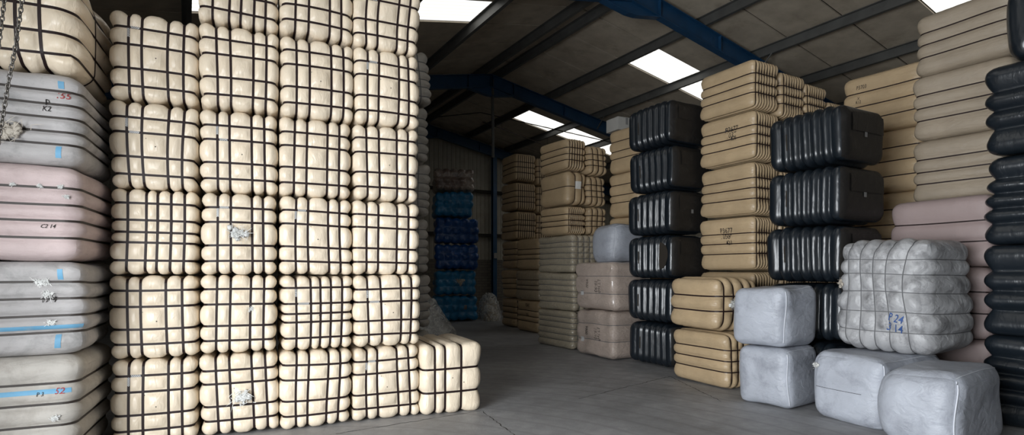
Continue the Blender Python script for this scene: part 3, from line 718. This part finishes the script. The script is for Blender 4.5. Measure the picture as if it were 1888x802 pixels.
# rafters: blue I-beams with an apex haunch and eaves haunches
def ibeam_rafter(u, side):
    s = MB(); ve = VRT-.25 if side > 0 else VL+.25; zt = lambda v: rz(v)-.21
    fl, D, tf, tw = .16, .38, .02, .014
    def seg(du0, du1, dz0, dz1, va, vb):
        a = [uv(u+du0, va, zt(va)-dz1), uv(u+du1, va, zt(va)-dz1), uv(u+du1, va, zt(va)-dz0), uv(u+du0, va, zt(va)-dz0)]
        b_ = np.array(uv(u, vb, zt(vb)))-np.array(uv(u, va, zt(va))); s.prism(a, tuple(b_))
    seg(-fl/2, fl/2, 0, tf, VR, ve); seg(-fl/2, fl/2, D-tf, D, VR, ve); seg(-tw/2, tw/2, tf, D-tf, VR, ve)
    vh = VR+side*.75                                                 # apex haunch plate
    s.prism([uv(u-tw, VR, zt(VR)-D), uv(u-tw, vh, zt(vh)-D), uv(u-tw, VR+side*.12, zt(VR)-D-.24), uv(u-tw, VR, zt(VR)-D-.24)], tuple(np.array(uv(2*tw, 0))))
    s.prism([uv(u-fl/2, VR, zt(VR)-D-.26), uv(u+fl/2, VR, zt(VR)-D-.26), uv(u+fl/2, VR+side*.12, zt(VR)-D-.26), uv(u-fl/2, VR+side*.12, zt(VR)-D-.26)], (0, 0, .02))
    a = [uv(u-fl/2, VR+side*.12, zt(VR)-D-.26), uv(u+fl/2, VR+side*.12, zt(VR)-D-.26), uv(u+fl/2, VR+side*.12, zt(VR)-D-.24), uv(u-fl/2, VR+side*.12, zt(VR)-D-.24)]
    s.prism(a, tuple(np.array(uv(u, vh, zt(vh)-D))-np.array(uv(u, VR+side*.12, zt(VR)-D-.25))))
    o = s.build('rafter', M['bluesteel'])
    st = MB()                                                        # stiffener plates
    for q in (0.02, .75, 2.6, 5.4):
        v = VR+side*q; st.prism([uv(u-fl/2, v, zt(v)-D+tf), uv(u+fl/2, v, zt(v)-D+tf), uv(u+fl/2, v, zt(v)-tf), uv(u-fl/2, v, zt(v)-tf)], tuple(np.array(uv(0, side*.014))))
    st.build('stiffener', M['bluesteel'], o)
    tag(o, 'blue steel roof rafter', 'rafter', 'blue steel rafters', 'structure')
for u in (2.54, 8.54, 14.54, 20.45):
    for sd in (1, -1): ibeam_rafter(u, sd)
# fly braces and roof rods
mb = MB()
for u, v in ((8.54, 9.85), (14.54, 9.85), (14.54, 11.7), (8.54, 11.7)):
    mb.tube([uv(u+.45 if v < 10 else u-.4, v, rz(v)-.2), uv(u, v, rz(v)-.57)], .018, 6)
tag(mb.build('fly_brace', M['purlin']), 'short diagonal braces from purlins to rafters', 'brace', None, 'structure')
mb = MB()
mb.tube([uv(20.3, 4.2, rz(4.2)-.3), uv(16.5, 8.4, rz(8.4)-.62), uv(14.9, 13.5, rz(13.5)-.5)], .016, 6)
tag(mb.build('cable', M['tie']), 'dark cable slung under the roof of the far bay', 'cable')
mb = MB(); pts = [uv(17.9-.012*i*0+0, 9.2+.2*i, rz(9.2+.2*i)-.34) for i in range(25)]; mb.tube(pts, .014, 6)
for i in (4, 14): mb.tube([pts[i], (pts[i][0], pts[i][1], pts[i][2]+.34)], .008, 5)
tag(mb.build('conduit', M['tie']), 'thin conduit crossing below the far rooflight', 'conduit')
mb = MB(); q = uv(14.54, VR+.05); mb.tube([(q[0], q[1], 7.3), (q[0]+.02, q[1], 5.0)], .045, 10)
tag(mb.build('drop_pipe', M['purlin']), 'thin vertical pipe hanging from the apex of the far blue rafter', 'pipe')

# walls: the lorry doorway the daylight comes through lies in the side wall, just out of the picture
DU0, DU1, DH = -1.0, 3.1, 3.35
def corrugated(name, a, b_, zt0, zt1, z0, mat, amp=.018, pitch=.19):
    """profiled sheeting between ground points a and b_ (given as u, v) from z0 up to a top that runs zt0..zt1"""
    A, B_ = np.array(uv(*a)), np.array(uv(*b_)); Lh = np.linalg.norm(B_-A); d = (B_-A)/Lh; nrm = np.array([-d[1], d[0], 0]); xs = []
    x = 0.0
    while x < Lh: xs += [(x, 0), (min(Lh, x+pitch*.55), 0), (min(Lh, x+pitch*.65), 1), (min(Lh, x+pitch*.9), 1)]; x += pitch
    xs.append((Lh, 0)); V, Fs = [], []
    for t in (0, 1):
        for (x, s_) in xs:
            zt = .13+zt0+(zt1-zt0)*x/Lh; p = A+d*x+nrm*(s_*amp+t*.03)
            V += [(p[0], p[1], z0), (p[0], p[1], zt)]
    n = len(xs)
    for t in (0, 1):
        for i in range(n-1): q = 2*(t*n+i); Fs.append((q, q+2, q+3, q+1))
    for i in range(n-1): Fs.append((2*i+1, 2*i+3, 2*(n+i)+3, 2*(n+i)+1))
    return link(name, V, Fs, mat, smooth=False)
M['clad'] = fabric('pale_profiled_cladding', (0.36, 0.33, 0.27), .55, .12, .3, (.2, .16, .11), 1.5, .1, 40)
def block_mat():
    m, nt, b, N, L = new_mat('concrete_block'); tc = N('ShaderNodeTexCoord'); br = N('ShaderNodeTexBrick')
    mp = N('ShaderNodeMapping'); mp.inputs['Rotation'].default_value = (math.radians(90), 0, 0); mp.inputs['Scale'].default_value = (1, 1, 1)
    L(tc.outputs['Object'], mp.inputs[0]); L(mp.outputs[0], br.inputs['Vector'])
    br.inputs['Color1'].default_value = (.17, .15, .12, 1); br.inputs['Color2'].default_value = (.13, .115, .095, 1); br.inputs['Mortar'].default_value = (.09, .08, .07, 1)
    br.inputs['Scale'].default_value = 2.2; L(br.outputs['Color'], b.inputs['Base Color']); b.inputs['Roughness'].default_value = .9
    return m
M['block'] = block_mat()
def slab(name, a, b_, z0, z1, th, mat):
    A, B_ = np.array(uv(*a)), np.array(uv(*b_)); d = (B_-A)/np.linalg.norm(B_-A); n = np.array([-d[1], d[0], 0])*th; s = MB()
    s.prism([tuple(A+[0, 0, z0]), tuple(B_+[0, 0, z0]), tuple(B_+n+[0, 0, z0]), tuple(A+n+[0, 0, z0])], (0, 0, z1-z0)); return tag(s.build(name, mat), kind='structure')
g1 = corrugated('wall_back', (U1, VL), (U1, VR), rz(VL), rz(VR), 2.15, M['clad']); tag(g1, kind='structure')
g2 = corrugated('wall_back_east', (U1, VR), (U1, VRT), rz(VR), rz(VRT), 2.15, M['clad']); tag(g2, kind='structure')
slab('wall_back_base', (U1, VL), (U1, VRT), 0, 2.15, .2, M['block'])
tag(corrugated('wall_left', (DU1, VL), (U1, VL), rz(VL), rz(VL), 2.15, M['clad']), kind='structure'); slab('wall_left_base', (DU1, VL), (U1, VL), 0, 2.15, .2, M['block'])
slab('wall_left_pier', (U0, VL), (DU0, VL), 0, DH, .2, M['block']); slab('wall_left_lintel', (U0, VL), (DU1, VL), DH, rz(VL), .2, M['clad'])
tag(corrugated('wall_right', (U1, VRT), (U0, VRT), rz(VRT), rz(VRT), 2.15, M['clad']), kind='structure'); slab('wall_right_base', (U1, VRT), (U0, VRT), 0, 2.15, .2, M['block'])
slab('wall_front', (U0, VL), (U0, VRT), 0, 5.5, -.2, M['block'])
# gable post, sheeting rails
def post(u, v, top, label):
    s = MB(); w, t = .09, .014
    for (a, b_, c, d) in ((-w, w, -w, -w+t), (-w, w, w-t, w), (-t/2, t/2, -w+t, w-t)):
        p = [uv(u+c, v+a), uv(u+c, v+b_), uv(u+d, v+b_), uv(u+d, v+a)]; s.prism(p, (0, 0, top))
    s.prism([uv(u-.16, v-.14), uv(u-.16, v+.14), uv(u+.16, v+.14), uv(u+.16, v-.14)], (0, 0, .02))
    o = s.build('steel_post', M['bluesteel']); return tag(o, label, 'post', 'blue gable posts', 'structure')
GV = 3.47*1.0+VR-.17
post(20.45, GV, rz(GV)-.6, 'blue steel gable post'); post(20.45, 4.3, rz(4.3)-.6, 'blue steel gable post')
s = MB(); q = uv(20.30, GV-.02, 2.2); s.prism([(q[0]-.06, q[1], q[2]), (q[0]+.06, q[1], q[2]), (q[0]+.06, q[1]+.05, q[2]), (q[0]-.06, q[1]+.05, q[2])], (0, 0, .22))
tag(s.build('switch_box', M['carton']), 'small grey switch box fixed to the blue gable post', 'switch')
for z in (3.1, 4.9):
    s = MB(); s.prism([uv(20.55, VL, z), uv(20.65, VL, z), uv(20.65, VL, z+.12), uv(20.55, VL, z+.12)], tuple(np.array(uv(0, VRT-VL)))); tag(s.build('trim_%d' % (20+int(z*10)), M['sheetdark']), kind='structure')

# hoist chains hanging beside the grey column
def chain(pts, label, link_len=.036):
    P = [np.array(p, float) for p in pts]; L_ = [0]
    for a, b_ in zip(P, P[1:]): L_.append(L_[-1]+np.linalg.norm(b_-a))
    s = MB(); k = 0; t = 0.0
    while t < L_[-1]-link_len:
        i = max(j for j in range(len(L_)-1) if L_[j] <= t+1e-9); d = (P[i+1]-P[i])/(L_[i+1]-L_[i]); c = P[i]+d*(t-L_[i])
        h = np.array([1, .3, 0]) if k % 2 else np.array([-.3, 1, 0]); h = h-d*(h@d); h /= np.linalg.norm(h); R = []
        for q in range(12):
            an = 2*math.pi*q/12; R.append(c+d*(math.cos(an)*link_len*.62)+h*(math.sin(an)*link_len*.30))
        s.tube(R, .0042, 6, True); t += link_len*.86; k += 1
    return tag(s.build('hanging_chain', M['chain'], smooth=True), label, 'chain', 'hanging chains')
def at(px, py, Y): return ((px-944)/F*Y, Y, EYE+(YH-py)/F*Y)
chain([at(52, -60, 3.6), at(40, 5, 3.6), at(28, 90, 3.6), at(16, 150, 3.6), at(3, 225, 3.6), at(-8, 290, 3.6)], 'long steel chain hanging slantwise before the cream bale and grey bales')
chain([at(14, -60, 3.7), at(8, 0, 3.7), at(2, 50, 3.7), at(-6, 110, 3.7)], 'short stretch of steel chain at the corner of the big cream bale')

# ------------------------------------------------------------------ light and camera
def area(name, loc, target, sx, sy, power, col):
    l_ = bpy.data.lights.new(name, 'AREA'); l_.shape = 'RECTANGLE'; l_.size = sx; l_.size_y = sy; l_.energy = power; l_.color = col
    o = bpy.data.objects.new(name, l_); COL.objects.link(o); o.location = loc
    from mathutils import Vector
    o.rotation_euler = (Vector(target)-Vector(loc)).to_track_quat('-Z', 'Y').to_euler(); return o
# the bright yard and low sky outside the doorway
dc = uv(-1.0, VL-2.0, 2.5); dt = uv(-1.0, VL+5, 2.5)
area('yard_daylight', dc, dt, 11.0, 5.0, 4100, (.93, .97, 1.0))
w = bpy.data.worlds.new('sky'); bpy.context.scene.world = w; w.use_nodes = True
w.node_tree.nodes['Background'].inputs[0].default_value = (.75, .87, 1, 1); w.node_tree.nodes['Background'].inputs[1].default_value = .6
cam = bpy.data.cameras.new('camera'); co = bpy.data.objects.new('camera', cam); COL.objects.link(co)
co.location = (0, 0, EYE); co.rotation_euler = (math.radians(90), 0, 0)
cam.sensor_width = 36; cam.lens = 36*F/1888; cam.shift_y = (YH-401)/1888; cam.clip_start = .05
sc = bpy.context.scene; sc.camera = co
sc.view_settings.view_transform = 'Standard'; sc.view_settings.look = 'None'; sc.view_settings.gamma = 1; sc.view_settings.use_curve_mapping = False
sc.view_settings.exposure = 0.0
sc.cycles.use_denoising = True; sc.cycles.max_bounces = 8; sc.cycles.transparent_max_bounces = 8
sc.cycles.sample_clamp_indirect = 6
